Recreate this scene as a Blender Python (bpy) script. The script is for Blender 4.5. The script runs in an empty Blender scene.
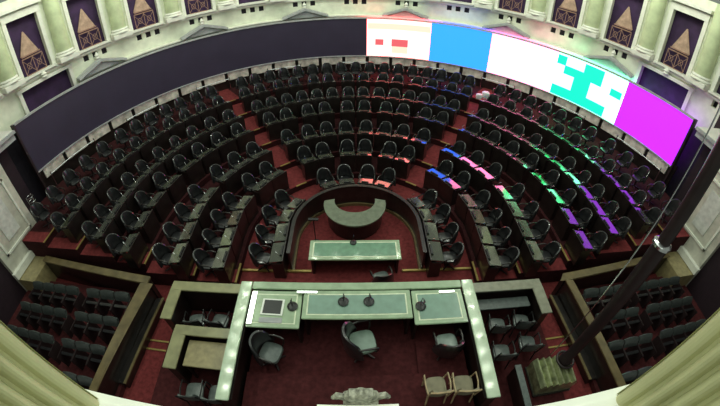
import bpy, bmesh, math, random
from math import sin, cos, pi, radians, sqrt, atan2
from mathutils import Vector, Matrix
random.seed(7)
SC = bpy.context.scene
COL = SC.collection

# ------------------------------------------------------------------ camera
CAM_Z = 8.6
cd = bpy.data.cameras.new('camera')
cam = bpy.data.objects.new('camera', cd); COL.objects.link(cam)
PITCH, YAW, ROLL, FPX, KD = .705995722, .0140358677, .00257253295, 350.916701, -.0396283049
f_ = Vector((sin(YAW)*cos(PITCH), cos(YAW)*cos(PITCH), -sin(PITCH)))
r_ = Vector((cos(YAW), -sin(YAW), 0)); u_ = r_.cross(f_)
r2 = cos(ROLL)*r_ + sin(ROLL)*u_; u2 = -sin(ROLL)*r_ + cos(ROLL)*u_
cam.matrix_world = Matrix(((r2.x, u2.x, -f_.x, 0), (r2.y, u2.y, -f_.y, 0), (r2.z, u2.z, -f_.z, CAM_Z), (0, 0, 0, 1)))
cd.type = 'PANO'
cd.sensor_fit = 'HORIZONTAL'; cd.sensor_width = 36.0
cd.clip_start = .02
K1 = 20.0/FPX
def setc(n, v):
    if hasattr(cd, n): setattr(cd, n, v)
    elif hasattr(cd, 'cycles') and hasattr(cd.cycles, n): setattr(cd.cycles, n, v)
setc('panorama_type', 'FISHEYE_LENS_POLYNOMIAL')
setc('fisheye_fov', radians(200))
setc('fisheye_polynomial_k0', 0.0); setc('fisheye_polynomial_k1', -K1)
setc('fisheye_polynomial_k2', 0.0); setc('fisheye_polynomial_k3', -KD*K1**3); setc('fisheye_polynomial_k4', 0.0)
SC.camera = cam

# ------------------------------------------------------------------ world, lights, exposure
w = bpy.data.worlds.new('world'); SC.world = w; w.use_nodes = True
w.node_tree.nodes['Background'].inputs[0].default_value = (.75, .85, .72, 1)
w.node_tree.nodes['Background'].inputs[1].default_value = .28
vs = SC.view_settings
vs.view_transform = 'Standard'; vs.look = 'None'; vs.gamma = 1; vs.use_curve_mapping = False; vs.exposure = 0.0

def area(name, loc, size, power, color, rot=(0, 0, 0), shape='DISK'):
    l = bpy.data.lights.new(name, 'AREA'); l.shape = shape; l.size = size; l.energy = power; l.color = color
    o = bpy.data.objects.new(name, l); COL.objects.link(o); o.location = loc; o.rotation_euler = rot
    return o
area('skylight', (0, 8, 15.5), 20.0, 900, (.86, 1.0, .84))
rows_of_bulbs = [(sx*6.85, 4.0+1.0*k) for sx in (-1, 1) for k in range(11)]+[(-6+1.5*k, 16.5) for k in range(9)]
for bx, by in rows_of_bulbs:   # bulbs along the edges of the glass ceiling
    l = bpy.data.lights.new('ceiling_bulb', 'POINT'); l.energy = 85; l.color = (.93, 1, .82); l.shadow_soft_size = .09
    o = bpy.data.objects.new('ceiling_bulb', l); COL.objects.link(o); o.location = (bx, by, 12.2)
for wk in range(12):           # unseen fill lights, added to brighten the gallery wall
    a = radians(-77+14*wk)
    area('wall_wash_fill', (10.8*sin(a), 6.97+10.8*cos(a), 11.2), 1.6, 42, (.97, 1, .80), rot=(radians(55), 0, -a), shape='SQUARE')
# gallery lamp over the opening the view is taken from
area('opening_lamp', (0, .05, 10.9), 1.2, 34, (.98, 1.0, .78))

# ------------------------------------------------------------------ materials
def mat(name, col, rough=.6, metal=0., var=.12, scale=6., coat=0., coatior=1.5, spec=.5, emit=None, bump=0., col2=None):
    m = bpy.data.materials.new(name); m.use_nodes = True
    nt = m.node_tree; b = nt.nodes['Principled BSDF']
    b.inputs['Roughness'].default_value = rough; b.inputs['Metallic'].default_value = metal
    b.inputs['Specular IOR Level'].default_value = spec
    b.inputs['Coat Weight'].default_value = coat; b.inputs['Coat Roughness'].default_value = .09; b.inputs['Coat IOR'].default_value = coatior
    tc = nt.nodes.new('ShaderNodeTexCoord'); nz = nt.nodes.new('ShaderNodeTexNoise')
    nz.inputs['Scale'].default_value = scale; nz.inputs['Detail'].default_value = 5
    nt.links.new(tc.outputs['Object'], nz.inputs['Vector'])
    cr = nt.nodes.new('ShaderNodeValToRGB')
    c2 = col2 or [c*(1-var*2) for c in col]
    cr.color_ramp.elements[0].position = .3; cr.color_ramp.elements[0].color = (*c2, 1)
    cr.color_ramp.elements[1].position = .7; cr.color_ramp.elements[1].color = (*[min(1, c*(1+var)) for c in col], 1)
    nt.links.new(nz.outputs['Fac'], cr.inputs['Fac']); nt.links.new(cr.outputs['Color'], b.inputs['Base Color'])
    if bump:
        bp = nt.nodes.new('ShaderNodeBump'); bp.inputs['Strength'].default_value = bump; bp.inputs['Distance'].default_value = .01
        nt.links.new(nz.outputs['Fac'], bp.inputs['Height']); nt.links.new(bp.outputs['Normal'], b.inputs['Normal'])
    if emit:
        b.inputs['Emission Color'].default_value = (*emit[0], 1); b.inputs['Emission Strength'].default_value = emit[1]
    return m
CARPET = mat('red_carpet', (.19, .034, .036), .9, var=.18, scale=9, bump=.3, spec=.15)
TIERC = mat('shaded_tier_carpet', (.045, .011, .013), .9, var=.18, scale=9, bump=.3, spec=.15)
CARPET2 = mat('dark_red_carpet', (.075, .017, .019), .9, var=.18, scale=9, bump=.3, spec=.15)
LEATHER = mat('black_leather', (.018, .018, .020), .30, var=.2, scale=14, coat=.5)
GREYL = mat('grey_seat_leather', (.10, .12, .115), .35, var=.15, scale=12, coat=.2)
GREYF = mat('dark_grey_leather', (.065, .074, .072), .35, var=.2, scale=12, coat=.25)
DWOOD = mat('dark_wood', (.016, .011, .010), .35, var=.3, scale=4, coat=.3)
DTOP = mat('desk_top', (.052, .058, .036), .16, var=.15, scale=7, coat=1., coatior=2.1)
BROWN = mat('rail_wood', (.16, .12, .055), .33, var=.2, scale=3, coat=.4)
OLIVE = mat('rail_wood_light', (.30, .29, .15), .35, var=.15, scale=3, coat=.4)
BRASS = mat('brass_nosing', (.42, .31, .10), .4, metal=.5)
BLACKP = mat('black_plastic', (.012, .012, .013), .35)
CHROME = mat('chrome', (.75, .75, .78), .2, metal=1)
CREAM = mat('cream_stucco', (.80, .83, .68), .7, var=.07, scale=2.5, bump=.1)
CREAM2 = mat('white_stucco', (.80, .80, .72), .65, var=.05, scale=4, bump=.1)
GREENC = mat('green_marble_column', (.60, .68, .42), .4, var=.12, scale=2)
GREYST = mat('grey_stone', (.42, .43, .44), .55, var=.12, scale=4)
MARBLE = mat('marble_pier', (.60, .58, .50), .45, var=.12, scale=3)
MARBLE2 = mat('marble_panel', (.66, .66, .62), .4, var=.1, scale=6)
DARKR = mat('dark_recess', (.015, .010, .020), .8)
MAROON = mat('dark_maroon_wall', (.020, .008, .015), .7)
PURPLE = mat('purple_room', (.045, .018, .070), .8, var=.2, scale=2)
DRAPE = mat('tan_drape', (.48, .32, .24), .8, var=.15)
RAILW = mat('tan_railing', (.32, .18, .14), .6)
BAND = mat('cream_dado', (.72, .66, .60), .5, var=.25, scale=3)
DAIS = mat('dais_top', (.34, .46, .29), .25, var=.1, scale=4, coat=.55)
GLASST = mat('green_glass_top', (.20, .33, .26), .15, var=.08, scale=5, coat=.6)
INLAY = mat('pale_inlay', (.75, .82, .60), .4)
TABLEG = mat('green_table_top', (.14, .30, .19), .3, var=.1, coat=.3)
GOLDT = mat('gold_wood_top', (.34, .28, .14), .4, var=.15, coat=.3)
BEIGE = mat('beige_upholstery', (.28, .25, .17), .7, var=.12)
BEIGEW = mat('light_wood_frame', (.50, .38, .22), .4)
OFFS = mat('unlit_led_panel', (.040, .031, .062), .5, var=.06, scale=1)
WHITEP = mat('white_paper', (.75, .72, .75), .6)
POLEM = mat('dark_bronze', (.035, .022, .024), .4, metal=.3)
GILT = mat('aged_gilt', (.42, .45, .26), .3, metal=.6, var=.3)
LAMPM = mat('lamp_tube', (.9, 1, .9), .5, emit=((.85, 1, .85), 5))
JAMB = mat('painted_jamb', (.52, .52, .30), .6, var=.06, scale=3)
SILL = mat('white_sill', (.88, .90, .84), .5, var=.03)

def emat(name, c, s):
    m = bpy.data.materials.new(name); m.use_nodes = True; nt = m.node_tree
    b = nt.nodes['Principled BSDF']; b.inputs['Base Color'].default_value = (.02, .02, .02, 1)
    b.inputs['Emission Color'].default_value = (*c, 1); b.inputs['Emission Strength'].default_value = s
    return m
E_PINKW = emat('led_warm_white', (1, .16, .15), 8.0)
E_PEACH = emat('led_peach', (1, .74, .55), 1.25)
E_RED = emat('led_red', (.92, .14, .16), 1.0)
E_BLUE = emat('led_blue', (.010, .13, 1.0), 3.8)
E_WHITE = emat('led_white', (1, .18, .42), 7.0)
E_WHITE2 = emat('led_cool_white', (.18, 1, .50), 6.5)
E_CYAN = emat('led_cyan', (0, 1, .20), 3.5)
E_MAG = emat('led_magenta', (.42, .012, 1), 1.9)

# ------------------------------------------------------------------ mesh builder
class MB:
    def __init__(s): s.v = []; s.f = []
    def add(s, vs, fs):
        b = len(s.v); s.v += [tuple(v) for v in vs]; s.f += [tuple(b+i for i in f) for f in fs]; return s
    def hexa(s, p):           # 8 points: bottom 4 ccw, top 4 ccw
        return s.add(p, [(3, 2, 1, 0), (4, 5, 6, 7), (0, 1, 5, 4), (1, 2, 6, 5), (2, 3, 7, 6), (3, 0, 4, 7)])
    def box(s, x0, x1, y0, y1, z0, z1):
        return s.hexa([(x0, y0, z0), (x1, y0, z0), (x1, y1, z0), (x0, y1, z0), (x0, y0, z1), (x1, y0, z1), (x1, y1, z1), (x0, y1, z1)])
    def prism(s, pts, z0, z1):    # pts ccw in xy (simple polygon)
        n = len(pts)
        return s.add([(x, y, z0) for x, y in pts]+[(x, y, z1) for x, y in pts],
                     [tuple(range(n-1, -1, -1)), tuple(range(n, 2*n))]+[(i, (i+1) % n, n+(i+1) % n, n+i) for i in range(n)])
    def band(s, inner, outer, z0, z1):   # two matching polylines -> solid band
        n = len(inner)
        for i in range(n-1):
            a, b, c, d = inner[i], inner[i+1], outer[i+1], outer[i]
        vs = []
        for (x, y), (X, Y) in zip(inner, outer): vs += [(x, y, z0), (X, Y, z0), (X, Y, z1), (x, y, z1)]
        fs = []
        for i in range(n-1):
            o = 4*i; q = o+4
            fs += [(o, q, q+1, o+1), (o+1, q+1, q+2, o+2), (o+2, q+2, q+3, o+3), (o+3, q+3, q, o)]
        fs += [(0, 1, 2, 3), (4*n-1, 4*n-2, 4*n-3, 4*n-4)]
        return s.add(vs, fs)
    def arc(s, a0, a1, r0, r1, z0, z1, cy=6.97, step=2.5):   # degrees from +y towards +x
        n = max(1, int(abs(a1-a0)/step+.99))
        A = [radians(a0+(a1-a0)*i/n) for i in range(n+1)]
        return s.band([(r0*sin(a), cy+r0*cos(a)) for a in A], [(r1*sin(a), cy+r1*cos(a)) for a in A], z0, z1)
    def tube(s, pts, r, n=8, caps=True):
        pts = [Vector(p) for p in pts]; m = len(pts); rs = r if isinstance(r, (list, tuple)) else [r]*m
        vs = []; up = Vector((0, 0, 1)); prev = None
        for i, p in enumerate(pts):
            t = (pts[min(i+1, m-1)]-pts[max(i-1, 0)]).normalized()
            if prev is None:
                ref = up if abs(t.z) < .9 else Vector((1, 0, 0)); a = t.cross(ref).normalized()
            else: a = (prev-t*prev.dot(t)).normalized()
            prev = a; b = t.cross(a)
            vs += [p+a*rs[i]*cos(2*pi*k/n)+b*rs[i]*sin(2*pi*k/n) for k in range(n)]
        fs = [(i*n+k, i*n+(k+1) % n, (i+1)*n+(k+1) % n, (i+1)*n+k) for i in range(m-1) for k in range(n)]
        if caps: fs += [tuple(range(n-1, -1, -1)), tuple(range((m-1)*n, m*n))]
        return s.add(vs, fs)
    def lathe(s, prof, c=(0, 0, 0), n=16, flute=0, amp=0.):   # prof [(r,z)]
        vs = []
        for r, z in prof:
            for k in range(n):
                a = 2*pi*k/n; rr = r*(1+amp*cos(flute*a)) if flute else r
                vs.append((c[0]+rr*cos(a), c[1]+rr*sin(a), c[2]+z))
        m = len(prof)
        fs = [(i*n+k, i*n+(k+1) % n, (i+1)*n+(k+1) % n, (i+1)*n+k) for i in range(m-1) for k in range(n)]
        fs += [tuple(range(n-1, -1, -1)), tuple(range((m-1)*n, m*n))]
        return s.add(vs, fs)
    def build(s, name, m, parent=None, smooth=False, bevel=0., seg=2):
        me = bpy.data.meshes.new(name)
        bm = bmesh.new(); V = [bm.verts.new(v) for v in s.v]
        for f in s.f:
            try: bm.faces.new([V[i] for i in f])
            except ValueError: pass
        bmesh.ops.remove_doubles(bm, verts=bm.verts, dist=1e-5)
        bmesh.ops.recalc_face_normals(bm, faces=bm.faces)
        if bevel:
            bmesh.ops.bevel(bm, geom=[e for e in bm.edges if len(e.link_faces) == 2 and e.calc_face_angle(0) > .6], offset=bevel, segments=seg, affect='EDGES', clamp_overlap=True)
        if smooth:
            for f in bm.faces: f.smooth = True
            for e in bm.edges:
                if len(e.link_faces) == 2 and e.calc_face_angle(0) > .7: e.smooth = False
        bm.to_mesh(me); bm.free(); me.materials.append(m)
        o = bpy.data.objects.new(name, me); COL.objects.link(o)
        if parent: o.parent = parent
        return o
def tag(o, label=None, cat=None, group=None, kind=None):
    if label: o['label'] = label
    if cat: o['category'] = cat
    if group: o['group'] = group
    if kind: o['kind'] = kind
    return o
def thing(name, label, cat, loc=(0, 0, 0), rz=0., group=None):
    o = bpy.data.objects.new(name, None); o.empty_display_size = .1; COL.objects.link(o)
    o.location = loc; o.rotation_euler = (0, 0, rz)
    return tag(o, label, cat, group)
def struct(o): o['kind'] = 'structure'; return o
kids = {}
def copy_thing(src, loc, rz, label, group=None, sx=1.):
    c = src.copy(); COL.objects.link(c); c.location = loc; c.rotation_euler = (0, 0, rz); c['label'] = label
    c.scale = (sx, 1, 1)
    if group: c['group'] = group
    def rec(s, d):
        for ch in kids_of(s):
            n = ch.copy(); COL.objects.link(n); n.parent = d; rec(ch, n)
    rec(src, c); return c
_kc = {}
def kids_of(o):
    if o.name not in _kc: _kc[o.name] = list(o.children)
    return _kc[o.name]
ORD = ['zeroth', 'first', 'second', 'third', 'fourth', 'fifth', 'sixth', 'seventh', 'eighth', 'ninth', 'tenth', 'eleventh', 'twelfth', 'thirteenth', 'fourteenth', 'fifteenth', 'sixteenth', 'seventeenth', 'eighteenth', 'nineteenth', 'twentieth']
NUM = ['zero', 'one', 'two', 'three', 'four', 'five', 'six', 'seven']

# ------------------------------------------------------------------ floor and tiers
HC = 8.0                                  # hemicycle centre (0, HC)
RB = [0, 3.15, 4.75, 6.05, 7.78, 8.92, 10.45, 11.55]    # radius of each row's chair backs
HR = [8, 8.0, 7.88, 7.86, 7.72, 7.70, 7.66, 7.6]
HE = [8, 8.0, 7.9, 7.87, 7.75, 7.7, 7.67, 7.62, 7.5]
ZT = [0, .1, .35, .6, .85, 1.1, 1.35, 1.6]
def shoe(r, yend, cy=HC, n=40):
    A = [radians(-90+180*i/n) for i in range(n+1)]
    return [(-r, yend)]+[(r*sin(a), cy+r*cos(a)) for a in A]+[(r, yend)]
struct(MB().box(-15, 15, -2, 21.5, -.3, 0).build('floor', CARPET))
edge = [0, 1.98, 3.62, 4.93, 6.66, 7.80, 9.33, 10.85, 12.95]
for i in range(1, 8):
    ye = 6.75 if i == 1 else (6.05 if i < 4 else 6.2)
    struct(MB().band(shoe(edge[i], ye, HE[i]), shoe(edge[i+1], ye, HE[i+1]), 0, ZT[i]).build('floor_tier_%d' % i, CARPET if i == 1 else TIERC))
n_run = 0
for i in range(2, 8):
    for s in (-1, 1):
        n_run += 1
        wd = 28/edge[i]; ye = 6.05 if i < 4 else 6.2
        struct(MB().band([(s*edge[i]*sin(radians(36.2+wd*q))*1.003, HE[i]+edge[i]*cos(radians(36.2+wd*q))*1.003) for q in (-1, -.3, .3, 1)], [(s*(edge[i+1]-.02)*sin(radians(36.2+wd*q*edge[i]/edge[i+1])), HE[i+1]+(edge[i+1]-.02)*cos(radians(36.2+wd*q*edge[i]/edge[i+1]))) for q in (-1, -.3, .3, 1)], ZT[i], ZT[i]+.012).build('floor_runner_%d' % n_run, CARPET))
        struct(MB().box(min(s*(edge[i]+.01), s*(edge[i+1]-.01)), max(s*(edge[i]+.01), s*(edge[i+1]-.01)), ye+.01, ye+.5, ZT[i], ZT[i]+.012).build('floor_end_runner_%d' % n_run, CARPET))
# brass nosings where the steps show, in the aisles and at the open ends
AIS = (36.2, 68.0)
k = 0
for i in range(1, 8):
    for s in (-1, 1):
        for a in AIS[:1]:
            k += 1
            struct(MB().arc(s*a-(13/edge[i]), s*a+(13/edge[i]), edge[i]-.03, edge[i]+.03, ZT[i]-.01, ZT[i]+.02, cy=HE[i], step=5).build('trim_%d' % k, BRASS))
        if i > 1:
            k += 1
            ye = 6.05 if i < 4 else 6.2
            struct(MB().box(s*edge[i]-.03, s*edge[i]+.03, ye, ye+.75, ZT[i]-.01, ZT[i]+.02).build('trim_%d' % k, BRASS))
for s in (-1, 1):
    k += 1
    struct(MB().box(min(s*1.4, s*3.9), max(s*1.4, s*3.9), 6.71, 6.78, 0, .125).build('trim_%d' % k, BRASS))
    for yy, xa in ((4.02, 5.25), (3.74, 5.2)):
        k += 1
        struct(MB().box(min(s*4.62, s*6.1), max(s*4.62, s*6.1), yy, yy+.05, 0, .03).build('trim_%d' % k, BRASS))

# ------------------------------------------------------------------ walls
WR = 14.0; WC = 6.97; BP = 11.83
z_lo, z_sill, z_top = 0., 5.95, 9.3
hw = 2.98
# lower wall behind the screen
struct(MB().arc(-84, 84, 14.0, 14.6, 0, 4.35, step=3).build('wall_back', DARKR))
wm = MB()
box_bays = (-6, 6)
def wall_seg(a0, a1, z0, z1, r0=14.0, r1=14.22): wm.arc(a0, a1, r0, r1, z0, z1, step=3)
vent_w = 1.12; vgap = 2.0
for k in range(-7, 8):
    c = k*BP; lo, hi = c-BP/2, c+BP/2
    if k in box_bays:
        sg = 1 if k > 0 else -1; cb = c-sg*.45; wall_seg(lo, cb-5.3, 4.35, 5.62); wall_seg(cb+5.3, hi, 4.35, 5.62); wall_seg(lo, hi, 5.62, z_sill)
    else:
        wall_seg(lo, hi, 4.35, 5.5)
        e = [lo]
        for j in (-1, 0, 1): e += [c+j*vgap-vent_w/2, c+j*vgap+vent_w/2]
        e += [hi]
        for q in range(0, 8, 2): wall_seg(e[q], e[q+1], 5.5, 5.78)
        wall_seg(lo, hi, 5.78, z_sill)
    wall_seg(lo, c-hw, z_sill, z_top); wall_seg(c+hw, hi, z_sill, z_top)
    wall_seg(c-hw, c+hw, 8.45, z_top)
struct(wm.build('wall_gallery', CREAM))
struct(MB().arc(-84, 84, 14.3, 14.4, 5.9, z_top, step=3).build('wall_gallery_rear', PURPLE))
struct(MB().arc(-84, 84, 14.3, 14.4, 4.3, 5.9, step=3).build('wall_vent_backing', DARKR))
# mouldings running round the wall
struct(MB().arc(-84, 84, 13.86, 14.02, 5.84, 5.93, step=3).arc(-84, 84, 13.92, 14.02, 5.93, 5.98, step=3).build('trim_101', CREAM2))
struct(MB().arc(-64, 64, 13.8, 14.02, 4.72, 4.84, step=3).arc(-64, 64, 13.68, 14.02, 4.84, 4.9, step=3).build('trim_102', CREAM2))

side = lambda k: 'left' if k < 0 else 'right'
for k in range(-7, 8):
    c = k*BP
    # window casing
    if abs(k) >= 2:
        m = MB()
        for s in (-1, 1):
            a = c+s*hw; m.arc(min(a, a+s*.75), max(a, a+s*.75), 13.9, 14.05, 5.98, 8.6, step=3)
        m.arc(c-hw-.75, c+hw+.75, 13.88, 14.05, 8.45, 8.75, step=3)
        m.arc(c-hw-1.1, c+hw+1.1, 13.7, 14.05, 8.8, 8.95, step=3)
        m.arc(c-hw-.6, c+hw+.6, 13.72, 14.2, 5.985, 6.06, step=3)
        struct(m.build('window_%d' % (k+8), CREAM2))
    # drape and railing in the opening
    if 3 <= abs(k) <= 6:
        a = radians(c); p = Vector((14.2*sin(a), WC+14.2*cos(a), 5.95))
        n = ORD[max(1, abs(k)-3)]
        if abs(k) > 3:
            d = thing('window_drape', 'tan tied drape hanging as a triangle in the %s draped %s gallery opening, counting outward' % (n, side(k)), 'drape', tuple(p), -a, 'drapes in the gallery openings')
            m = MB(); N = 14; vs = []; fs = []
            for j in range(9):
                t = j/8; wz = .02+.44*t
                for i in range(N+1):
                    u = -1+2*i/N; vs.append((wz*u, -.07*t*cos(u*pi/2)-.015*cos(u*18)*t, 1.92-.98*t))
            for j in range(8):
                for i in range(N): fs.append((j*(N+1)+i, j*(N+1)+i+1, (j+1)*(N+1)+i+1, (j+1)*(N+1)+i))
            m.add(vs, fs); nb = len(m.v); 
            m.add([(x, y+.05, z) for x, y, z in vs], fs)
            m.build('drape', DRAPE, d, smooth=True)
            m = MB().box(-.46, .46, -.12, -.08, .90, .96)
            m.build('tie_band', RAILW, d)
        p2 = Vector((14.04*sin(a), WC+14.04*cos(a), 6.06))
        g = thing('balcony_railing', 'low tan patterned railing across the %s railed gallery opening from centre on the %s' % (ORD[abs(k)-2], side(k)), 'railing', tuple(p2), -a, 'railings in the gallery openings')
        MB().box(-.5, .5, -.02, .02, .70, .75).build('top_rail', RAILW, g)
        MB().box(-.5, .5, -.02, .02, .0, .04).build('bottom_rail', RAILW, g)
        m = MB()
        for i in range(3): m.box(-.5+.5*i-.015, -.5+.5*i+.015, -.012, .012, .04, .70)
        for i in range(2):
            x0 = -.5+.5*i
            m.tube([(x0, 0, .06), (x0+.5, 0, .68)], .014, 5); m.tube([(x0+.5, 0, .06), (x0, 0, .68)], .014, 5)
            m.tube([(x0+.25+.11*cos(t), 0, .37+.13*sin(t)) for t in [2*pi*q/12 for q in range(13)]], .014, 5)
        m.build('lattice', RAILW, g)
    # sunk vents
    if k not in box_bays and abs(k) < 7:
        for j in (-1, 0, 1):
            if abs(k) % 2 and j == 0: continue
            cc = c+j*vgap
            t = MB().arc(cc-vent_w/2, cc+vent_w/2, 14.1, 14.22, 5.5, 5.78).build('wall_vent', DARKR)
            bay = 'under the centre window' if k == 0 else 'under the %s window %s of centre' % (ORD[abs(k)], side(k))
            tag(t, 'small square dark vent %s, %s of its row' % (bay, {-1: 'left', 0: 'middle', 1: 'right'}[j]), 'vent', 'square vents below the gallery windows')
    # columns
for k in range(-7, 7):
    if k in (-1, 0): continue
    c = (k+.5)*BP; a = radians(c)
    nn = k if k >= 0 else -k-1
    p = (13.82*sin(a), WC+13.82*cos(a), 5.985)
    d = thing('wall_column', 'pale green column on a white plinth, %s in view to the %s of centre' % (ORD[nn], side(k)), 'column', p, -a, 'columns between the gallery windows')
    MB().box(-.48, .48, -.42, .16, 0, .22).build('plinth', CREAM2, d, bevel=.015)
    MB().lathe([(.46, .22), (.49, .27), (.46, .32), (.40, .34), (.43, .39), (.40, .43), (.365, .46)], n=24).build('base', CREAM2, d, smooth=True)
    MB().lathe([(.365, .46), (.36, 1.6), (.33, 3.3)], n=28).build('shaft', GREENC, d, smooth=True)
# pediments over the doors of the odd bays
for k in (-7, -5, -3, -1, 1, 3, 5, 7):
    if abs(k) == 7: continue
    a = radians(k*BP); p = (13.62*sin(a), WC+13.62*cos(a), 4.9)
    d = thing('door_pediment', 'grey triangular pediment above the video wall, %s from centre on the %s' % (ORD[(abs(k)+1)//2], side(k)), 'pediment', p, -a, 'pediments above the video wall')
    m = MB()
    def prof(m, w0, h0, y0, y1):
        m.add([(-w0, y0, 0), (w0, y0, 0), (0, y0, h0), (-w0, y1, 0), (w0, y1, 0), (0, y1, h0)], [(0, 1, 2), (5, 4, 3), (0, 3, 4, 1), (1, 4, 5, 2), (2, 5, 3, 0)])
    prof(m, 1.0, .38, -.05, .27); m.build('tympanum', GREYST, d)
    m = MB()
    for s in (-1, 1):
        m.hexa([(s*1.28, -.22, 0), (s*1.28, .26, 0), (0, .26, .42), (0, -.22, .42), (s*1.28, -.22, .1), (s*1.28, .26, .1), (0, .26, .54), (0, -.22, .54)])
    m.build('raking_cornice', GREYST, d)
    MB().lathe([(.05, .5), (.11, .56), (.07, .64), (.12, .7), (.05, .8), (.01, .86)], c=(0, .22, 0), n=12).build('finial', CREAM2, d, smooth=True)
# framed dark boxes in the outermost bays
for k in box_bays:
    c = k*BP-(.45 if k > 0 else -.45); a = radians(c)
    d = thing('box_opening', 'white framed dark theatre box opening at the far %s end of the video wall' % side(k), 'box opening', (0, 0, 0))
    MB().arc(c-5.8, c-5.1, 13.85, 14.2, 4.4, 5.62).arc(c+5.1, c+5.8, 13.85, 14.2, 4.4, 5.62).arc(c-6.0, c+6.0, 13.8, 14.2, 5.62, 5.76).build('frame', CREAM2, d)
    MB().arc(c-5.1, c+5.1, 14.22, 14.3, 4.4, 5.62).build('dark_backing', PURPLE, d)
    MB().lathe([(.03, 0), (.14, .04), (.10, .12), (.15, .16), (.06, .26)], c=(13.74*sin(a), WC+13.74*cos(a), 5.74), n=12).build('cartouche', CREAM2, d, smooth=True)

# end bays: dark doorways with stone hoods, and the marble piers
for s in (-1, 1):
    nm = 'left' if s < 0 else 'right'
    X = lambda a, b: (min(s*a, s*b), max(s*a, s*b))
    x0, x1 = X(13.55, 15.2); struct(MB().box(x0, x1, 6.2, 8.6, 0, 9.3).build('wall_%s_end' % nm, MAROON))
    x0, x1 = X(13.0, 14.2)
    h = thing('door_hood', 'grey stone door hood beside the %s end of the video wall' % nm, 'door hood', (0, 0, 0))
    MB().box(*X(12.95, 13.55), 7.25, 8.85, 4.35, 4.6).box(*X(12.85, 13.6), 7.2, 8.9, 4.6, 4.72).build('cornice', GREYST, h)
    m = MB(); m.add([(s*12.95, 7.2, 4.72), (s*12.95, 8.9, 4.72), (s*12.95, 8.05, 5.15), (s*13.55, 7.2, 4.72), (s*13.55, 8.9, 4.72), (s*13.55, 8.05, 5.15)], [(0, 1, 2), (3, 5, 4), (0, 3, 4, 1), (1, 4, 5, 2), (2, 5, 3, 0)])
    m.build('gable', CREAM2, h)
    pr = struct(MB().box(*X(12.15, 13.6), 5.08, 7.2, 0, 9.3).build('wall_%s_pier' % nm, MARBLE))
    for (ya, yb, za, zb) in ((5.35, 6.9, 1.7, 3.9), (5.35, 6.9, 4.2, 7.2)):
        MB().box(*X(12.10, 12.15), ya, ya+.08, za, zb).box(*X(12.10, 12.15), yb-.08, yb, za, zb).box(*X(12.10, 12.15), ya, yb, za, za+.08).box(*X(12.10, 12.15), ya, yb, zb-.08, zb).build('panel_moulding', CREAM2, pr)
        MB().box(*X(12.12, 12.15), ya+.42, yb-.42, za+.35, zb-.35).build('marble_panel', MARBLE2, pr)
    MB().box(*X(11.98, 12.15), 5.0, 7.2, .85, 1.12).build('plinth', CREAM2, pr)
    struct(MB().box(*X(12.35, 12.6), -2, 5.08, 0, 9.3).build('wall_%s_side' % nm, MAROON))
    struct(MB().box(*X(11.15, 12.15), 5.05, 6.2, 0, .82).build('floor_%s_landing' % nm, GOLDT))
# dado under the video wall
m = MB()
for j in range(-13, 14):
    a = j*5.92
    m.arc(a-2.55, a+2.55, 13.22, 13.3, 2.10, 2.57, step=3)
struct(m.build('wall_dado', BAND))
struct(MB().arc(-81, 81, 13.3, 13.4, 1.2, 2.7, step=3).build('wall_dado_backing', DWOOD))

# ------------------------------------------------------------------ video wall
sw = thing('video_wall', 'long curved video wall, dark on the left and lit in colour on the right', 'video screen')
ZB, ZU, SR = 2.62, 4.80, 13.2
def panel(name, m, a0, a1, label=None, z0=ZB, z1=ZU, r=SR, th=.1):
    o = MB().arc(a0, a1, r, r+th, z0, z1, step=1.5).build(name, m, sw)
    if label: o['label'] = label
    return o
panel('screen_panel', OFFS, -80.7, 2.8, 'unlit dark stretch of the screen')
p1 = panel('screen_panel', E_PINKW, 2.8, 18.3, 'warm white panel with two red blocks')
for (a0, a1, z0, z1, mm) in ((4.9, 6.9, 3.28, 3.62, E_RED), (8.9, 12.9, 3.24, 3.66, E_RED), (3.0, 18.2, 4.22, 4.55, E_PEACH), (9.0, 12.9, 2.85, 3.24, E_PEACH)):
    o = MB().arc(a0, a1, SR-.012, SR, z0, z1, step=1.5).build('picture_block', mm, p1)
panel('screen_panel', E_BLUE, 18.3, 32.9, 'sky blue panel')
panel('screen_panel', E_WHITE, 32.9, 48.6, 'white panel')
p2 = panel('screen_panel', E_WHITE2, 48.6, 65.0, 'white panel with cyan blocks')
for (a0, a1, z0, z1) in ((48.7, 50.8, 4.25, 4.70), (50.7, 55.1, 3.85, 4.27), (55.1, 59.6, 3.95, 4.72), (53.3, 57.2, 3.14, 3.95), (48.8, 61.9, ZB+.02, 3.14), (61.9, 64.5, 3.80, 4.14)):
    MB().arc(a0, a1, SR-.012, SR, z0, z1, step=2).build('picture_block', E_CYAN, p2)
panel('screen_panel', E_MAG, 65.0, 80.1, 'magenta panel')
MB().arc(-80.8, 80.3, SR-.05, SR+.14, ZU, ZU+.06, step=2).build('frame', GREYST, sw)
MB().arc(-80.8, 80.3, SR-.05, SR+.14, ZB-.05, ZB, step=2).build('frame', GREYST, sw)
for a in (-81.1, 80.1): MB().arc(a, a+.4, SR-.06, SR+.16, 1.6, ZU+.06).build('end_post', POLEM, sw)

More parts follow.
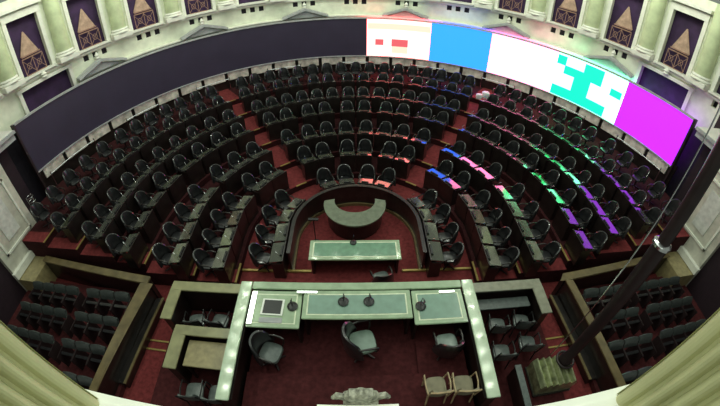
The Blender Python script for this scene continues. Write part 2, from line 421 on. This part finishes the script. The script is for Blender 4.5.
# handrails in front of the dado
for j in range(-4, 5):
    c = j*18.3; a0, a1 = (c-4.2, c+4.2) if abs(j) < 4 else (c-6.2, c+5.5) if j < 0 else (c-5.5, c+6.2)
    pos = 'centre' if j == 0 else '%s to the %s of centre' % (ORD[abs(j)], side(j))
    h = thing('handrail', 'thin pale metal handrail under the video wall, %s' % pos, 'handrail', (0, 0, 0), 0, 'handrails behind the last row')
    R = 12.80; C = 7.0; A = [radians(a0+(a1-a0)*i/8) for i in range(9)]
    MB().tube([(R*sin(a), C+R*cos(a), 2.32) for a in A], .022, 6).build('rail', CHROME, h)
    for a in (A[0], A[-1]): MB().tube([(R*sin(a), C+R*cos(a), 1.6), (R*sin(a), C+R*cos(a), 2.42)], .025, 6).build('post', CHROME, h)

# ------------------------------------------------------------------ armchairs and desks of the hemicycle
def backrest_mesh(W=.275, H0=.40, HT=.93, th=.085, span=80):
    N, Mv = 14, 8; inn = []; out = []
    for j in range(Mv+1):
        v = j/Mv
        for i in range(N+1):
            u = -1+2*i/N
            top = H0+(HT-H0)*(max(0, 1-abs(u)**2.3))**.5*.72+(HT-H0)*.28
            a = radians(span)*u; z = H0+(top-H0)*v
            puff = .03*sin(pi*min(1, v*1.0))*(1-u*u)
            lean = -.09*(z-H0)
            taper = 1-.10*v*abs(u)
            ri = W-puff; ro = W+th*(1-.5*v**6)
            inn.append((ri*sin(a)*taper, -ri*cos(a)*.95+lean, z)); out.append((ro*sin(a)*taper, -ro*cos(a)*.95+lean, z+(.01 if v > .9 else 0)))
    m = MB(); n = N+1; o = len(inn); m.v = inn+out
    for j in range(Mv):
        for i in range(N):
            m.f.append((j*n+i, j*n+i+1, (j+1)*n+i+1, (j+1)*n+i)); m.f.append((o+j*n+i+1, o+j*n+i, o+(j+1)*n+i, o+(j+1)*n+i+1))
        for i in (0, N):
            m.f.append((j*n+i, (j+1)*n+i, o+(j+1)*n+i, o+j*n+i))
    for i in range(N):
        m.f.append((i, o+i, o+i+1, i+1)); t = Mv*n; m.f.append((t+i, t+i+1, o+t+i+1, o+t+i))
    return m
def cushion(w, d, z0, z1, n=20, yo=0.):
    prof = [(.86, z0), (1, z0+(z1-z0)*.3), (1, z0+(z1-z0)*.6), (.93, z0+(z1-z0)*.88), (.6, z1), (.2, z1+.008)]
    vs = []
    for s, z in prof:
        for k in range(n):
            a = 2*pi*k/n; ca, sa = cos(a), sin(a); e = .55
            vs.append((w/2*s*abs(ca)**e*(1 if ca > 0 else -1), yo+d/2*s*abs(sa)**e*(1 if sa > 0 else -1), z))
    m = MB(); m.v = vs
    for i in range(len(prof)-1):
        for k in range(n): m.f.append((i*n+k, i*n+(k+1) % n, (i+1)*n+(k+1) % n, (i+1)*n+k))
    m.f += [tuple(range(n-1, -1, -1)), tuple(range((len(prof)-1)*n, len(prof)*n))]
    return m
def armchair(name, label, cat, loc, rz, leather=LEATHER, wood=DWOOD, scale=1., group=None, seatm=None):
    t = thing(name, label, cat, loc, rz, group)
    backrest_mesh().build('backrest', leather, t, smooth=True)
    cushion(.47, .47, .37, .47).build('seat', seatm or leather, t, smooth=True)
    for s in (-1, 1):
        MB().tube([(s*.27, -.13, .66), (s*.29, 0, .68), (s*.29, .14, .675), (s*.285, .2, .64), (s*.27, .2, .5), (s*.23, .17, .42)], [.018, .024, .024, .022, .018, .016], 6).build('armrest', wood, t, smooth=True)
    MB().tube([(0, 0, .06), (0, 0, .38)], .035, 10).lathe([(.06, .33), (.12, .375), (.02, .378)], n=10).build('pedestal', POLEM, t)
    m = MB()
    for q in range(4):
        a = pi/4+q*pi/2; m.tube([(0, 0, .07), (.26*cos(a), .26*sin(a), .025)], [.03, .022], 6)
    m.build('foot_star', POLEM, t)
    if scale != 1.: t.scale = (scale,)*3
    return t
def desk_proto(label, loc, rz, group):
    t = thing('deputy_desk', label, 'desk', loc, rz, group)
    m = MB().box(-.375, .375, .15, .19, 0, .80).box(-.375, -.345, -.17, .15, 0, .66).box(.345, .375, -.17, .15, 0, .66).box(-.345, .345, -.05, .15, .52, .56)
    m.build('body', DWOOD, t)
    y0, y1, za, zb = -.24, .145, .68, .74
    m = MB().hexa([(-.35, y0, za), (.35, y0, za), (.35, y1, zb), (-.35, y1, zb), (-.35, y0, za+.03), (.35, y0, za+.03), (.35, y1, zb+.03), (-.35, y1, zb+.03)])
    m.build('desktop', DTOP, t, bevel=.006, seg=1)
    m = MB().hexa([(-.17, .06, .76), (.17, .06, .76), (.17, .14, .775), (-.17, .14, .775), (-.17, .085, .83), (.17, .085, .83), (.17, .14, .83), (-.17, .14, .83)])
    m.build('voting_console', BLACKP, t)
    MB().tube([(.26, .10, .76), (.26, .09, .9), (.24, .04, .98), (.21, -.02, 1.0)], [.008, .006, .006, .012], 5).build('microphone', CHROME, t)
    return t

chair0 = desk0 = None
used = set()
def seat_at(row, ang, straight, block, order, side_name, chair=True, desk=True, sx=1.):
    """ang in degrees from +y; straight = metres past 90 degrees towards the dais."""
    global chair0, desk0
    s = 1 if ang >= 0 else -1
    def P(r):  # a point of this row at radius r
        if straight > 0: return (s*r, HR[row]-straight)
        a = radians(ang); return (r*sin(a), HR[row]+r*cos(a))
    head = radians(90)*s if straight > 0 else radians(ang)
    rz = pi-head                       # local +y looks towards the centre
    z = ZT[row]
    jit = random.uniform(-.15, .15)
    if row == 7: lab_r = 'back row under the screen'
    else: lab_r = 'row %s from the pit' % NUM[row]
    cnt = {'centre': '%s from the left', 'wing': '%s from the dais end', 'shoulder': '%s counting from the wing'}[block] % ORD[order]
    blk = 'centre block' if block == 'centre' else '%s %s' % (side_name, block)
    if chair:
        x, y = P(RB[row]-.27-random.uniform(0, .05)); lab = 'black leather armchair, %s, %s, %s' % (lab_r, blk, cnt)
        g = 'armchairs of the hemicycle'
        if chair0 is None: chair0 = armchair('armchair', lab, 'chair', (x, y, z), rz+jit, group=g)
        else: copy_thing(chair0, (x, y, z), rz+jit, lab, g)
    if desk:
        x, y = P(RB[row]-.82); lab = 'dark wooden desk, %s, %s, %s' % (lab_r, blk, cnt); g = 'desks of the hemicycle'
        if desk0 is None: desk0 = desk_proto(lab, (x, y, z), rz, g); desk0.scale = (sx, 1, 1)
        else: copy_thing(desk0, (x, y, z), rz, lab, g, sx)
centre = {1: [-24, -8.5, 8.5, 24], 2: [-27.3, -17.6, -4.8, 4.8, 17.6, 27.3], 3: [-29.6, -20.6, -12.6, -4.4, 4.4, 12.6, 20.6, 29.6],
          4: [-29.6, -23.2, -16.2, -9.9, -3.1, 3.1, 9.9, 16.2, 23.2, 29.6],
          5: [-31, -26, -20.9, -15.9, -11.2, -6.6, -2.3, 2.3, 6.6, 11.2, 15.9, 20.9, 26, 31]}
centre[4] = [-30, -24.2, -16.6, -10.6, -3, 3, 10.6, 16.6, 24.2, 30]
centre[5] = [-31.2, -26.6, -21.6, -17, -12.3, -7.4, -2.4, 2.4, 7.4, 12.3, 17, 21.6, 26.6, 31.2]
centre[6] = [-31.0, -26.8, -21.4, -17.2, -11.8, -7.6, -2.2, 2.2, 7.6, 11.8, 17.2, 21.4, 26.8, 31.0]
for q, fct in ((4, 1.04), (5, 1.035), (6, 1.065)): centre[q] = [a*fct for a in centre[q]]
centre[7] = [-32.0+4.0*i for i in range(17)]
wing_end = {1: 1.12, 2: 1.48, 3: 1.55, 4: 1.3, 5: .95, 6: .75, 7: .5}
for row in range(1, 8):
    R = RB[row]; pitch = {1: 15.2, 2: 9.4, 3: 7.8, 4: 5.9, 5: 4.6, 6: 4.2}.get(row, 3.8)
    for i, a in enumerate(centre[row]):
        ww = .75 if row > 1 else .62
        seat_at(row, a, 0, 'centre', i+1, '', desk=row < 7, sx=min(1.0, ((RB[row]-1.02)*radians(pitch))/.755))
    Rd = R-.62                        # radius at the desks' outer half
    for s, sn in ((-1, 'left'), (1, 'right')):
        # shoulder: 38..65 degrees; counted from the wing side
        p = (.86 if row < 5 else .84)
        a0, a1 = ({1: 57, 2: 49.0, 3: 45.6, 4: 43.2, 5: 42.0, 6: 41.0, 7: 40.5}[row], {2: 60, 3: 64, 4: 66}.get(row, 66.5))
        n = max(2, int(round(radians(a1-a0)*(R-.3)/p))+1)
        angs = [a1-(a1-a0)*i/max(1, n-1) for i in range(n)]
        dsx = min(1.08, radians(angs[0]-angs[1])*(R-1.02)/.755)
        if row == 1: angs = [61.5]; dsx = .75
        for i, a in enumerate(angs): seat_at(row, s*a, 0, 'shoulder', i+1, sn, desk=row < 7, sx=dsx)
        # wing: straight part then arc up to 72 degrees
        ws = {1: 78, 2: 75, 3: 77, 4: 75, 5: 73}.get(row, 72)
        tot = wing_end[row]+radians(90-ws)*(R-.45)
        n = int(tot/(.86 if row < 4 else .88)+.25)+1
        dsx = min(1.1, tot/(n-1)/.765)
        for i in range(n):
            d = wing_end[row]-tot*i/(n-1)
            if d > 0: seat_at(row, s*90, d, 'wing', i+1, sn, desk=row < 7, sx=dsx)
            else: seat_at(row, s*(90+math.degrees(d/(R-.45))), 0, 'wing', i+1, sn, desk=row < 7, sx=min(dsx, tot/(n-1)/(R-.45)*(R-1.02)/(.80 if row == 1 else .775)))

# parapet round the pit
pp = thing('pit_parapet', 'low curved dark wooden parapet enclosing the central pit', 'parapet')
def shoe2(r, yend): return shoe(r, yend, HC)
MB().band(shoe2(1.99, 6.78), shoe2(2.05, 6.78), 0, .86).build('panel', DWOOD, pp)
MB().band(shoe2(1.96, 6.78), shoe2(2.08, 6.78), .86, .90).build('cap_rail', DWOOD, pp)
MB().band(shoe2(1.93, 6.78), shoe2(1.99, 6.78), 0, .12).build('skirting', BROWN, pp)

# bright things left on the seats of the upper rows
for (x, y, z, lab, sc) in ((6.15, 15.9, 2.02, 'small white bag on the upper right desks below the white screen', 1.), (6.55, 16.05, 2.02, 'larger white bag on the upper right desks, right of the smaller one', 1.3)):
    o = cushion(.3*sc, .24*sc, 0, .26*sc, 12).build('paper_bag', WHITEP, smooth=True); o.location = (x, y, z-.15); o['label'] = lab; o['category'] = 'bag'

# ------------------------------------------------------------------ pit furniture
t = thing('crescent_table', 'crescent shaped grey green table in the middle of the pit', 'table', (-.05, 9.12, 0))
out = [(1.06*cos(radians(a)), 1.12*sin(radians(a))) for a in range(172, 369, 7)]
inn = [(.70*cos(radians(a)), .16+.62*sin(radians(a))) for a in range(172, 369, 7)]
MB().band(inn, out, .76, .81).build('tabletop', DTOP if 0 else mat('crescent_top', (.17, .20, .14), .25, coat=.5), t)
MB().band([(x*1.06, y*1.02) for x, y in inn], [(x*.9, y*.9) for x, y in out], .1, .76).build('apron', DWOOD, t)
MB().band([(x*1.1, y*1.04) for x, y in inn], [(x*.85, y*.86) for x, y in out], 0, .1).build('plinth', DWOOD, t)

t = thing('stenographer_table', 'long green topped table with a pale inlaid border across the pit mouth', 'table', (-.05, 7.0, 0))
MB().box(-1.36, 1.36, -.38, .40, .74, .80).build('tabletop', DAIS, t, bevel=.01)
MB().box(-1.26, 1.26, -.28, .31, .80, .804).build('inlay_border', INLAY, t)
MB().box(-1.22, 1.22, -.25, .28, .80, .808).build('green_leather', TABLEG, t)
MB().box(-1.3, 1.3, .28, .34, 0, .74).box(-1.3, -1.24, -.33, .28, 0, .74).box(1.24, 1.3, -.33, .28, 0, .74).box(-1.24, 1.24, -.1, .28, .55, .74).build('body', DWOOD, t)
def mic(label, x, y, z, rz=0., group='gooseneck microphones'):
    t = thing('desk_microphone', label, 'microphone', (x, y, z), rz, group)
    MB().lathe([(.10, 0), (.105, .03), (.08, .05), (.02, .055)], n=14).build('base', BLACKP, t, smooth=True)
    MB().tube([(0, 0, .05), (0, .03, .2), (.01, .02, .32), (.02, -.06, .38)], [.008, .007, .007, .007], 6).build('neck', BLACKP, t)
    MB().tube([(.02, -.055, .378), (.022, -.11, .385)], [.016, .018], 8).build('head', BLACKP, t)
    return t
mic('small black gooseneck microphone on the long pit table', -.1, 7.28, .808)
armchair('clerk_chair', 'dark armchair with a pale seat behind the long pit table', 'chair', (.72, 6.22, 0), .3, seatm=GREYL)
t = thing('floor_stand', 'thin dark floor stand left of the crescent table', 'stand', (-1.36, 8.05, 0))
MB().lathe([(.16, 0), (.15, .02), (.03, .04)], n=12).build('base', BLACKP, t)
MB().tube([(0, 0, .03), (0, 0, 1.05)], .015, 8).build('pole', BLACKP, t)
MB().box(-.16, .16, -.05, .05, 1.05, 1.09).build('crossbar', BLACKP, t)

# ------------------------------------------------------------------ dais
struct(MB().box(-3.85, 3.85, 5.25, 6.72, 0, .06).build('floor_step', CARPET))
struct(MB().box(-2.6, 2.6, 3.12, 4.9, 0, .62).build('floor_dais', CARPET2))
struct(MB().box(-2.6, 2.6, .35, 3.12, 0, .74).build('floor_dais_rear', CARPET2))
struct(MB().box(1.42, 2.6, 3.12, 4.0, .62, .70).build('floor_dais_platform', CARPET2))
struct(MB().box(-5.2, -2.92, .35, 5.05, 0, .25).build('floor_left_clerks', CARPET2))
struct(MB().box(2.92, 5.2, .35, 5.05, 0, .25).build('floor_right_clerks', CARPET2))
ZD = 1.6
for s, sn in ((-1, 'left'), (1, 'right')):
    X = lambda a, b: (min(s*a, s*b), max(s*a, s*b))
    t = thing('dais_counter', 'long pale green counter along the %s side of the presiding dais' % sn, 'counter', (0, 0, 0))
    MB().box(*X(2.62, 2.92), 2.1, 5.2, ZD-.05, ZD).build('countertop', DAIS, t, bevel=.012)
    MB().box(*X(2.66, 2.88), 2.14, 5.16, 0, ZD-.05).build('body', DWOOD, t)
    MB().box(*X(2.6, 2.66), 2.16, 4.85, ZD-.2, ZD-.12).build('ledge', DWOOD, t)
t = thing('ledge_counter', 'pale green raised front ledge of the presiding dais', 'ledge', (0, 0, 0))
MB().box(-2.6, 2.6, 4.98, 5.2, ZD-.05, ZD).build('ledge_top', DAIS, t, bevel=.012)
MB().box(-2.6, 2.6, 5.04, 5.16, 0, ZD-.05).build('front_panel', DWOOD, t)
def dais_desk(label, x0, x1, y0, y1, z, border=.1, inset=.06, glass=GLASST):
    t = thing('dais_desk', label, 'desk', ((x0+x1)/2, (y0+y1)/2, .62)); W = (x1-x0)/2; D = (y1-y0)/2; z -= .62
    MB().box(-W, W, -D, D, z-.05, z).build('desktop', DAIS, t, bevel=.012)
    MB().box(-W+border, W-border, -D+border, D-border, z, z+.004).build('inlay_border', INLAY, t)
    b = border+.035
    MB().box(-W+b, W-b, -D+b, D-b, z, z+.008).build('green_glass', glass, t)
    MB().box(-W+.03, W-.03, D-.12, D-.06, 0, z-.05).box(-W+.03, -W+.09, -D+.1, D-.12, 0, z-.05).box(W-.09, W-.03, -D+.1, D-.12, 0, z-.05).build('body', DWOOD, t)
    return t
dais_desk('long central desk with green glass on the presiding dais', -1.28, 1.28, 4.16, 4.96, ZD-.01)
dl = dais_desk('left desk of the dais with a flat dark monitor in it', -2.58, -1.32, 3.92, 4.96, ZD-.05, glass=DAIS)
dais_desk('right desk of the dais with green glass and pale border', 1.32, 2.58, 4.0, 4.96, ZD-.05)
t = thing('desk_monitor', 'flat dark monitor with a white rim lying in the left dais desk', 'monitor', (-2.0, 4.47, ZD-.038), -.03)
MB().box(-.27, .27, -.23, .23, 0, .02).build('bezel', SILL, t, bevel=.004)
MB().box(-.22, .22, -.19, .19, .02, .024).build('display', BLACKP, t)
t = MB().box(-.3, .25, -.07, .07, 0, .012).build('keyboard', GREYST); t.location = (-1.98, 4.11, ZD-.04); tag(t, 'thin grey keyboard below the left dais monitor', 'keyboard')
for lab, x, y, z in (('black microphone at the left on the long central dais desk', -.32, 4.62, ZD), ('black microphone at the right on the long central dais desk', .28, 4.62, ZD),
                     ('black microphone on the left dais desk beside the monitor', -1.52, 4.50, ZD-.04), ('black microphone on the right dais desk', 1.50, 4.48, ZD-.04)):
    mic(lab, x, y, z).scale = (1.25, 1.25, 1.0)
for lab, x0, x1, y0, y1 in (('bright desk lamp tube along the left edge of the left dais desk', -2.57, -2.44, 3.98, 4.9), ('bright lamp tube at the joint of the left and central dais desks', -1.45, -.95, 4.86, 4.92),
                            ('bright lamp tube at the back right corner of the right dais desk', 2.0, 2.4, 4.84, 4.90)):
    t = thing('lamp_tube', lab, 'lamp', ((x0+x1)/2, (y0+y1)/2, ZD+.001 if x0 > -1.6 and x1 < 0 else ZD-.042)); W = (x1-x0)/2; D = (y1-y0)/2
    MB().box(-W, W, -D, D, 0, .025).build('housing', SILL, t); MB().box(-W+.01, W-.01, -D+.01, D-.01, .025, .035).build('tube', LAMPM, t)
armchair('presiding_armchair', 'large black armchair with a pale seat at the central dais desk', 'chair', (.12, 3.78, .62), -1.35, scale=1.3, seatm=mat('pale_green_leather', (.22, .30, .25), .35, coat=.3))
armchair('dais_armchair', 'large black armchair at the left dais desk, turned to the right', 'chair', (-2.0, 3.5, .62), -1.85, scale=1.12, seatm=GREYL)
armchair('dais_armchair', 'dark armchair with pale seat at the right dais desk', 'chair', (2.08, 3.66, .70), .1, scale=1.1, seatm=mat('pale_seat_leather', (.24, .30, .27), .35, coat=.3))
def open_chair(name, label, loc, rz, cloth, frame, group=None):
    t = thing(name, label, 'chair', loc, rz, group)
    cushion(.46, .46, .38, .46).build('seat', cloth, t, smooth=True)
    m = MB(); pts = []
    N = 8
    for j, (z, yy) in enumerate(((.5, -.22), (.7, -.25), (.88, -.29), (.93, -.30))):
        for i in range(N+1):
            u = -1+2*i/N; pts.append((.21*u*(1 if j < 3 else .88), yy+.05*u*u, z))
    fs = [(j*(N+1)+i, j*(N+1)+i+1, (j+1)*(N+1)+i+1, (j+1)*(N+1)+i) for j in range(3) for i in range(N)]
    m.add(pts, fs); m.add([(x, y-.05, z) for x, y, z in pts], fs)
    # close rim
    n = len(pts); per = list(range(N+1))+[(j+1)*(N+1)+N for j in range(3)]+[3*(N+1)+i for i in range(N-1, -1, -1)]+[j*(N+1) for j in (2, 1)]
    for a, b in zip(per, per[1:]+per[:1]): m.f.append((a, b, n+b, n+a))
    m.build('backrest', cloth, t, smooth=True)
    MB().tube([(-.22, -.24, .42), (-.24, -.27, .7), (-.23, -.31, .92), (-.12, -.345, .975), (.12, -.345, .975), (.23, -.31, .92), (.24, -.27, .7), (.22, -.24, .42)], .02, 6).build('back_frame', frame, t)
    for s in (-1, 1):
        MB().tube([(s*.24, -.26, .66), (s*.27, -.02, .68), (s*.26, .2, .66), (s*.24, .22, .4)], .018, 6).build('armrest', frame, t)
        MB().tube([(s*.21, .2, 0), (s*.22, .21, .4)], .02, 6).build('leg', frame, t)
        MB().tube([(s*.21, -.27, 0), (s*.21, -.21, .42)], .02, 6).build('leg', frame, t)
    return t
open_chair('beige_chair', 'beige chair with light wood frame on the dais, left of the pair', (1.68, 2.62, .74), .04, BEIGE, BEIGEW)
open_chair('beige_chair', 'beige chair with light wood frame beside the right counter, right of the pair', (2.29, 2.6, .74), -.04, BEIGE, BEIGEW)

# ------------------------------------------------------------------ clerks' enclosures beside the dais
ZE = 1.3
def l_rail(label, pts_front, pts_side, m):
    t = thing('enclosure_rail', label, 'rail'); x0, x1, y0, y1 = pts_front; a0, a1, b0, b1 = pts_side
    MB().box(x0, x1, y0, y1, ZE-.05, ZE).box(a0, a1, b0, min(b1, y0), ZE-.05, ZE).build('top_rail', m, t, bevel=.01)
    MB().box(x0, x1, y0+.06, y1-.06, 0, ZE-.05).box(a0+.06, a1-.06, b0+.05, y0+.06, 0, ZE-.05).build('panel', DWOOD, t)
l_rail('olive topped L shaped rail left of the dais, farther from the view', (-5.05, -2.93, 5.02, 5.32), (-5.05, -4.72, 4.1, 5.02), OLIVE)
l_rail('olive topped L shaped rail left of the dais, nearer the view', (-4.52, -2.93, 3.70, 3.97), (-4.52, -4.17, 2.78, 3.97), OLIVE)
l_rail('grey topped L shaped rail right of the dais', (2.93, 5.03, 5.0, 5.3), (4.72, 5.03, 4.18, 5.0), mat('grey_green_rail', (.27, .27, .20), .33, coat=.4))
t = thing('clerk_table', 'gold brown table top inside the nearer left enclosure', 'table', (-3.6, 3.33, .25))
MB().box(-.52, .52, -.36, .34, .80, .85).build('tabletop', GOLDT, t, bevel=.01)
for a in (-.46, .46):
    for b in (-.3, .28): MB().box(a-.03, a+.03, b-.03, b+.03, 0, .8).build('leg', DWOOD, t)
t = thing('clerk_table', 'narrow dark grey shelf table inside the right enclosure', 'table', (3.85, 4.80, .25))
MB().box(-.85, .8, -.16, .16, .70, .74).build('tabletop', GREYL, t, bevel=.008)
for a in (-.78, .73): MB().box(a-.03, a+.03, -.12, .12, 0, .70).build('leg', DWOOD, t)
for lab, x, y, rz in (('grey seated chair in the farther left enclosure, left of its pair', -4.3, 4.45, .2), ('grey seated chair in the farther left enclosure, right of its pair', -3.62, 4.5, -.1),
                      ('grey seated chair in the nearer left enclosure, left of its pair', -3.84, 2.5, .1), ('grey seated chair in the nearer left enclosure, right of its pair', -3.24, 2.5, 0),
                      ('grey seated chair in the right enclosure, far left of four', 3.66, 4.3, -.15), ('grey seated chair in the right enclosure, far right of four', 4.38, 4.35, -.2),
                      ('grey seated chair in the right enclosure, near left of four', 3.58, 3.52, -.1), ('grey seated chair in the right enclosure, near right of four', 4.36, 3.68, -.15)):
    open_chair('clerk_chair', lab, (x, y, .25), rz, GREYL, BLACKP, 'chairs in the side enclosures')

# ------------------------------------------------------------------ side boxes with rows of folding seats
for s, sn in ((-1, 'left'), (1, 'right')):
    X = lambda a, b: (min(s*a, s*b), max(s*a, s*b))
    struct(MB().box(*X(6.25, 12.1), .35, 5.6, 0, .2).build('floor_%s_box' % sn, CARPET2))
    t = thing('side_box_parapet', 'brown wooden parapet with broad top rail round the %s side box' % sn, 'parapet')
    fr = [(s*11.15, 6.12), (s*6.1, 5.62)]; d = .26
    a, b = fr
    def quad(m, off0, off1, z0, z1):
        p = [(a[0], a[1]-off0), (b[0], b[1]-off0), (b[0], b[1]-off1), (a[0], a[1]-off1)]
        m.hexa([(*q, z0) for q in p]+[(*q, z1) for q in p]); return m
    m = MB(); quad(m, 0, d, .96, 1.02)
    m.hexa([(s*6.1, 5.36, .96), (s*6.36, 5.36, .96), (s*6.62, 1.75, .96), (s*6.36, 1.75, .96), (s*6.1, 5.36, 1.02), (s*6.36, 5.36, 1.02), (s*6.62, 1.75, 1.02), (s*6.36, 1.75, 1.02)])
    m.build('top_rail', BROWN, t, bevel=.01)
    m = MB(); quad(m, .05, d-.05, 0, .96)
    m.hexa([(s*6.14, 5.5, 0), (s*6.3, 5.5, 0), (s*6.56, 1.78, 0), (s*6.4, 1.78, 0), (s*6.14, 5.5, .96), (s*6.3, 5.5, .96), (s*6.56, 1.78, .96), (s*6.4, 1.78, .96)])
    m.build('panel', DWOOD, t)
    MB().hexa([(s*5.86, 5.35, 0), (s*6.12, 5.35, 0), (s*6.38, 2.5, 0), (s*6.1, 2.5, 0), (s*5.86, 5.35, .3), (s*6.12, 5.35, .3), (s*6.38, 2.5, .3), (s*6.1, 2.5, .3)]).build('side_bench', DWOOD, t, bevel=.015)
    MB().hexa([(s*5.82, 5.35, .3), (s*5.9, 5.35, .3), (s*6.14, 2.5, .3), (s*6.06, 2.5, .3), (s*5.82, 5.35, .34), (s*5.9, 5.35, .34), (s*6.14, 2.5, .34), (s*6.06, 2.5, .34)]).build('bench_edge', BROWN, t)
proto = None
for s, sn in ((-1, 'left'), (1, 'right')):
    for ri, y in enumerate((4.75, 3.88, 2.95, 2.0)):
        for gi, xs in enumerate(((10.76, 10.18, 9.60, 9.02), (8.08, 7.50, 6.92))):
            if ri == 3 and gi == 0: continue
            for si, x in enumerate(xs):
                if ri == 3 and si == 0: continue
                lab = 'grey folding seat in the %s side box, %s row, %s from its outer wall' % (sn, ('front', 'second', 'third', 'rear')[ri], ORD[si+1+4*gi] if ri < 3 else ORD[si])
                loc = (s*x, y+.05, .2)
                if proto is None:
                    proto = thing('folding_seat', lab, 'seat', loc, pi, 'folding seats of the side boxes')
                    m = MB(); N = 6
                    pr = [(-.07, .52), (-.12, .58), (-.20, .68), (-.21, .73), (-.17, .76), (-.11, .72), (-.04, .58), (-.02, .52)]
                    vs = [(u*.262, yy-.015*cos(u*pi/2), zz+.03*cos(u*pi/2)*(zz > .6)) for u in [-1+2*i/N for i in range(N+1)] for yy, zz in pr]
                    L = len(pr)
                    fs = [(i*L+j, i*L+(j+1) % L, (i+1)*L+(j+1) % L, (i+1)*L+j) for i in range(N) for j in range(L)]+[tuple(range(L)), tuple(range(N*L+L-1, N*L-1, -1))]
                    m.add(vs, fs).build('backrest', GREYF, proto, smooth=True)
                    MB().hexa([(-.25, .03, .30), (.25, .03, .30), (.25, .12, .30), (-.25, .12, .30), (-.25, .12, .56), (.25, .12, .56), (.25, .21, .54), (-.25, .21, .54)]).build('seat', LEATHER, proto, bevel=.015)
                    for q in (-.275, .275): MB().box(q-.01, q+.01, -.16, .36, 0, .58).build('side_frame', POLEM, proto)
                else: copy_thing(proto, loc, pi, lab)

# ------------------------------------------------------------------ tall pole with ribbed stand on the right
px, py = 5.12, 2.96
t = thing('tall_pole', 'tall dark bronze pole standing on the ribbed stand, rising past the right side box', 'pole', (px, py, .90))
MB().lathe([(.17, 0), (.18, .1), (.13, .18), (.135, 1.1), (.155, 3.2), (.16, 4.2), (.125, 4.21), (.12, 8.0)], n=18).build('shaft', POLEM, t, smooth=True)
MB().lathe([(.15, 4.17), (.185, 4.19), (.185, 4.25), (.13, 4.28)], n=18).build('metal_ring', CHROME, t, smooth=True)
MB().tube([(.23*cos(q), .23*sin(q),   .05) for q in [2*pi*i/18 for i in range(19)]], .035, 8).build('scroll_collar', POLEM, t, smooth=True)
c = MB().tube([(px-.33, py+.22, .93), (px-.31, py+.20, 2.8), (px-.29, py+.18, 5), (px-.26, py+.16, 8.8)], .014, 6).build('cable', CHROME)
tag(c, 'thin pale cable running up beside the tall dark pole', 'cable')
t = thing('ribbed_stand', 'ribbed green gilt metal stand at the foot of the tall pole', 'stand', (4.84, 2.80, .25), .0)
m = MB(); N = 54; W = .52; vs = []
top = [(-W+2*W*i/N, .50+.14*abs(sin(i*pi/9))**1.5) for i in range(N+1)]
pr = [(-W, .0)]+top+[(W, .0)]
m.add([(x, -.42, z) for x, z in pr]+[(x, .34, z) for x, z in pr], [tuple(range(len(pr)-1, -1, -1)), tuple(range(len(pr), 2*len(pr)))]+[(i, (i+1) % len(pr), len(pr)+(i+1) % len(pr), len(pr)+i) for i in range(len(pr))])
m.build('ribbed_body', GILT, t)
MB().box(-.55, .55, -.46, .38, 0, .08).build('foot', DWOOD, t, bevel=.01)
t = thing('low_partition', 'dark low partition with a grey edge left of the ribbed stand', 'partition', (3.8, 2.5, .25))
MB().box(-.06, .06, -.55, .5, 0, .66).build('panel', DWOOD, t); MB().box(-.08, .08, -.57, .52, .66, .70).build('edge', GREYL, t)

# stanchion group by the left doorway
t = thing('chrome_stand', 'small chrome framed stand by the dark doorway at far left', 'stand', (-12.75, 7.95, 1.6))
for z in (.25, .45, .65): MB().tube([(.16*cos(q), .16*sin(q), z) for q in [2*pi*i/12 for i in range(13)]], .014, 6).build('ring', CHROME, t)
m = MB()
for q in range(3): m.tube([(.16*cos(q*2.1), .16*sin(q*2.1), 0), (.16*cos(q*2.1), .16*sin(q*2.1), .7)], .014, 6)
m.build('frame', CHROME, t)

# ------------------------------------------------------------------ the opening the view looks out of
for s, sn in ((-1, 'left'), (1, 'right')):
    X = lambda a, b: (min(s*a, s*b), max(s*a, s*b))
    m = MB(); prof_j = [(1.0, .285)]
    for (ya, yb, amp) in ((.283, .222, .018), (.21, .158, .034), (.146, .092, .036), (.08, .01, .04), (0, -.12, .04)):
        for q in range(7):
            t = q/6; prof_j.append((1.0-amp*sin(pi*t)+(.285-ya-(yb-ya)*t*-1)*0+.012*(q in (0, 6)), ya+(yb-ya)*t))
    prof_j.append((1.03, -.6))
    pts = [(s*x, y) for x, y in prof_j]+[(s*1.6, -.6), (s*1.6, .285)]
    if s > 0: pts = pts[::-1]
    m.prism(pts, 7.2, 10.4)
    o = struct(m.build('window_jamb_%s' % sn, JAMB))
struct(MB().box(-1.6, 1.6, -.6, .275, 7.2, 7.38).box(-1.2, 1.2, .275, .31, 7.30, 7.375).box(-.14, .14, .31, .375, 7.30, 7.375).build('window_sill', SILL))
CARVED = mat('weathered_carving', (.36, .36, .30), .5, var=.35, scale=60, bump=.5)
t = thing('crest_ornament', 'small carved white crest standing on the ledge at bottom centre', 'ornament', (.01, .40, 7.375))
MB().box(-.06, .06, -.024, .02, -.06, .01).build('bracket', CARVED, t)
m = MB()
pts = []
for i in range(48):
    a = 2*pi*i/48; rr = 1+.12*cos(8*a); pts.append((.050*rr*cos(a), .036*rr*sin(a)+.034))
n = len(pts)
m.add([(x, -.014, z) for x, z in pts]+[(x*.8, -.022, (z-.034)*.8+.034) for x, z in pts]+[(x, .014, z) for x, z in pts], [tuple(range(n, 2*n)), tuple(range(3*n-1, 2*n-1, -1))]+[(i, (i+1) % n, n+(i+1) % n, n+i) for i in range(n)]+[(2*n+i, 2*n+(i+1) % n, (i+1) % n, i) for i in range(n)])
m.build('cartouche', CARVED, t, smooth=True)
for s in (-1, 1):
    MB().tube([(s*.05, 0, .01), (s*.085, 0, .03), (s*.095, 0, .01), (s*.08, 0, 0)], [.014, .012, .009, .006], 6).build('scroll', CARVED, t, smooth=True)
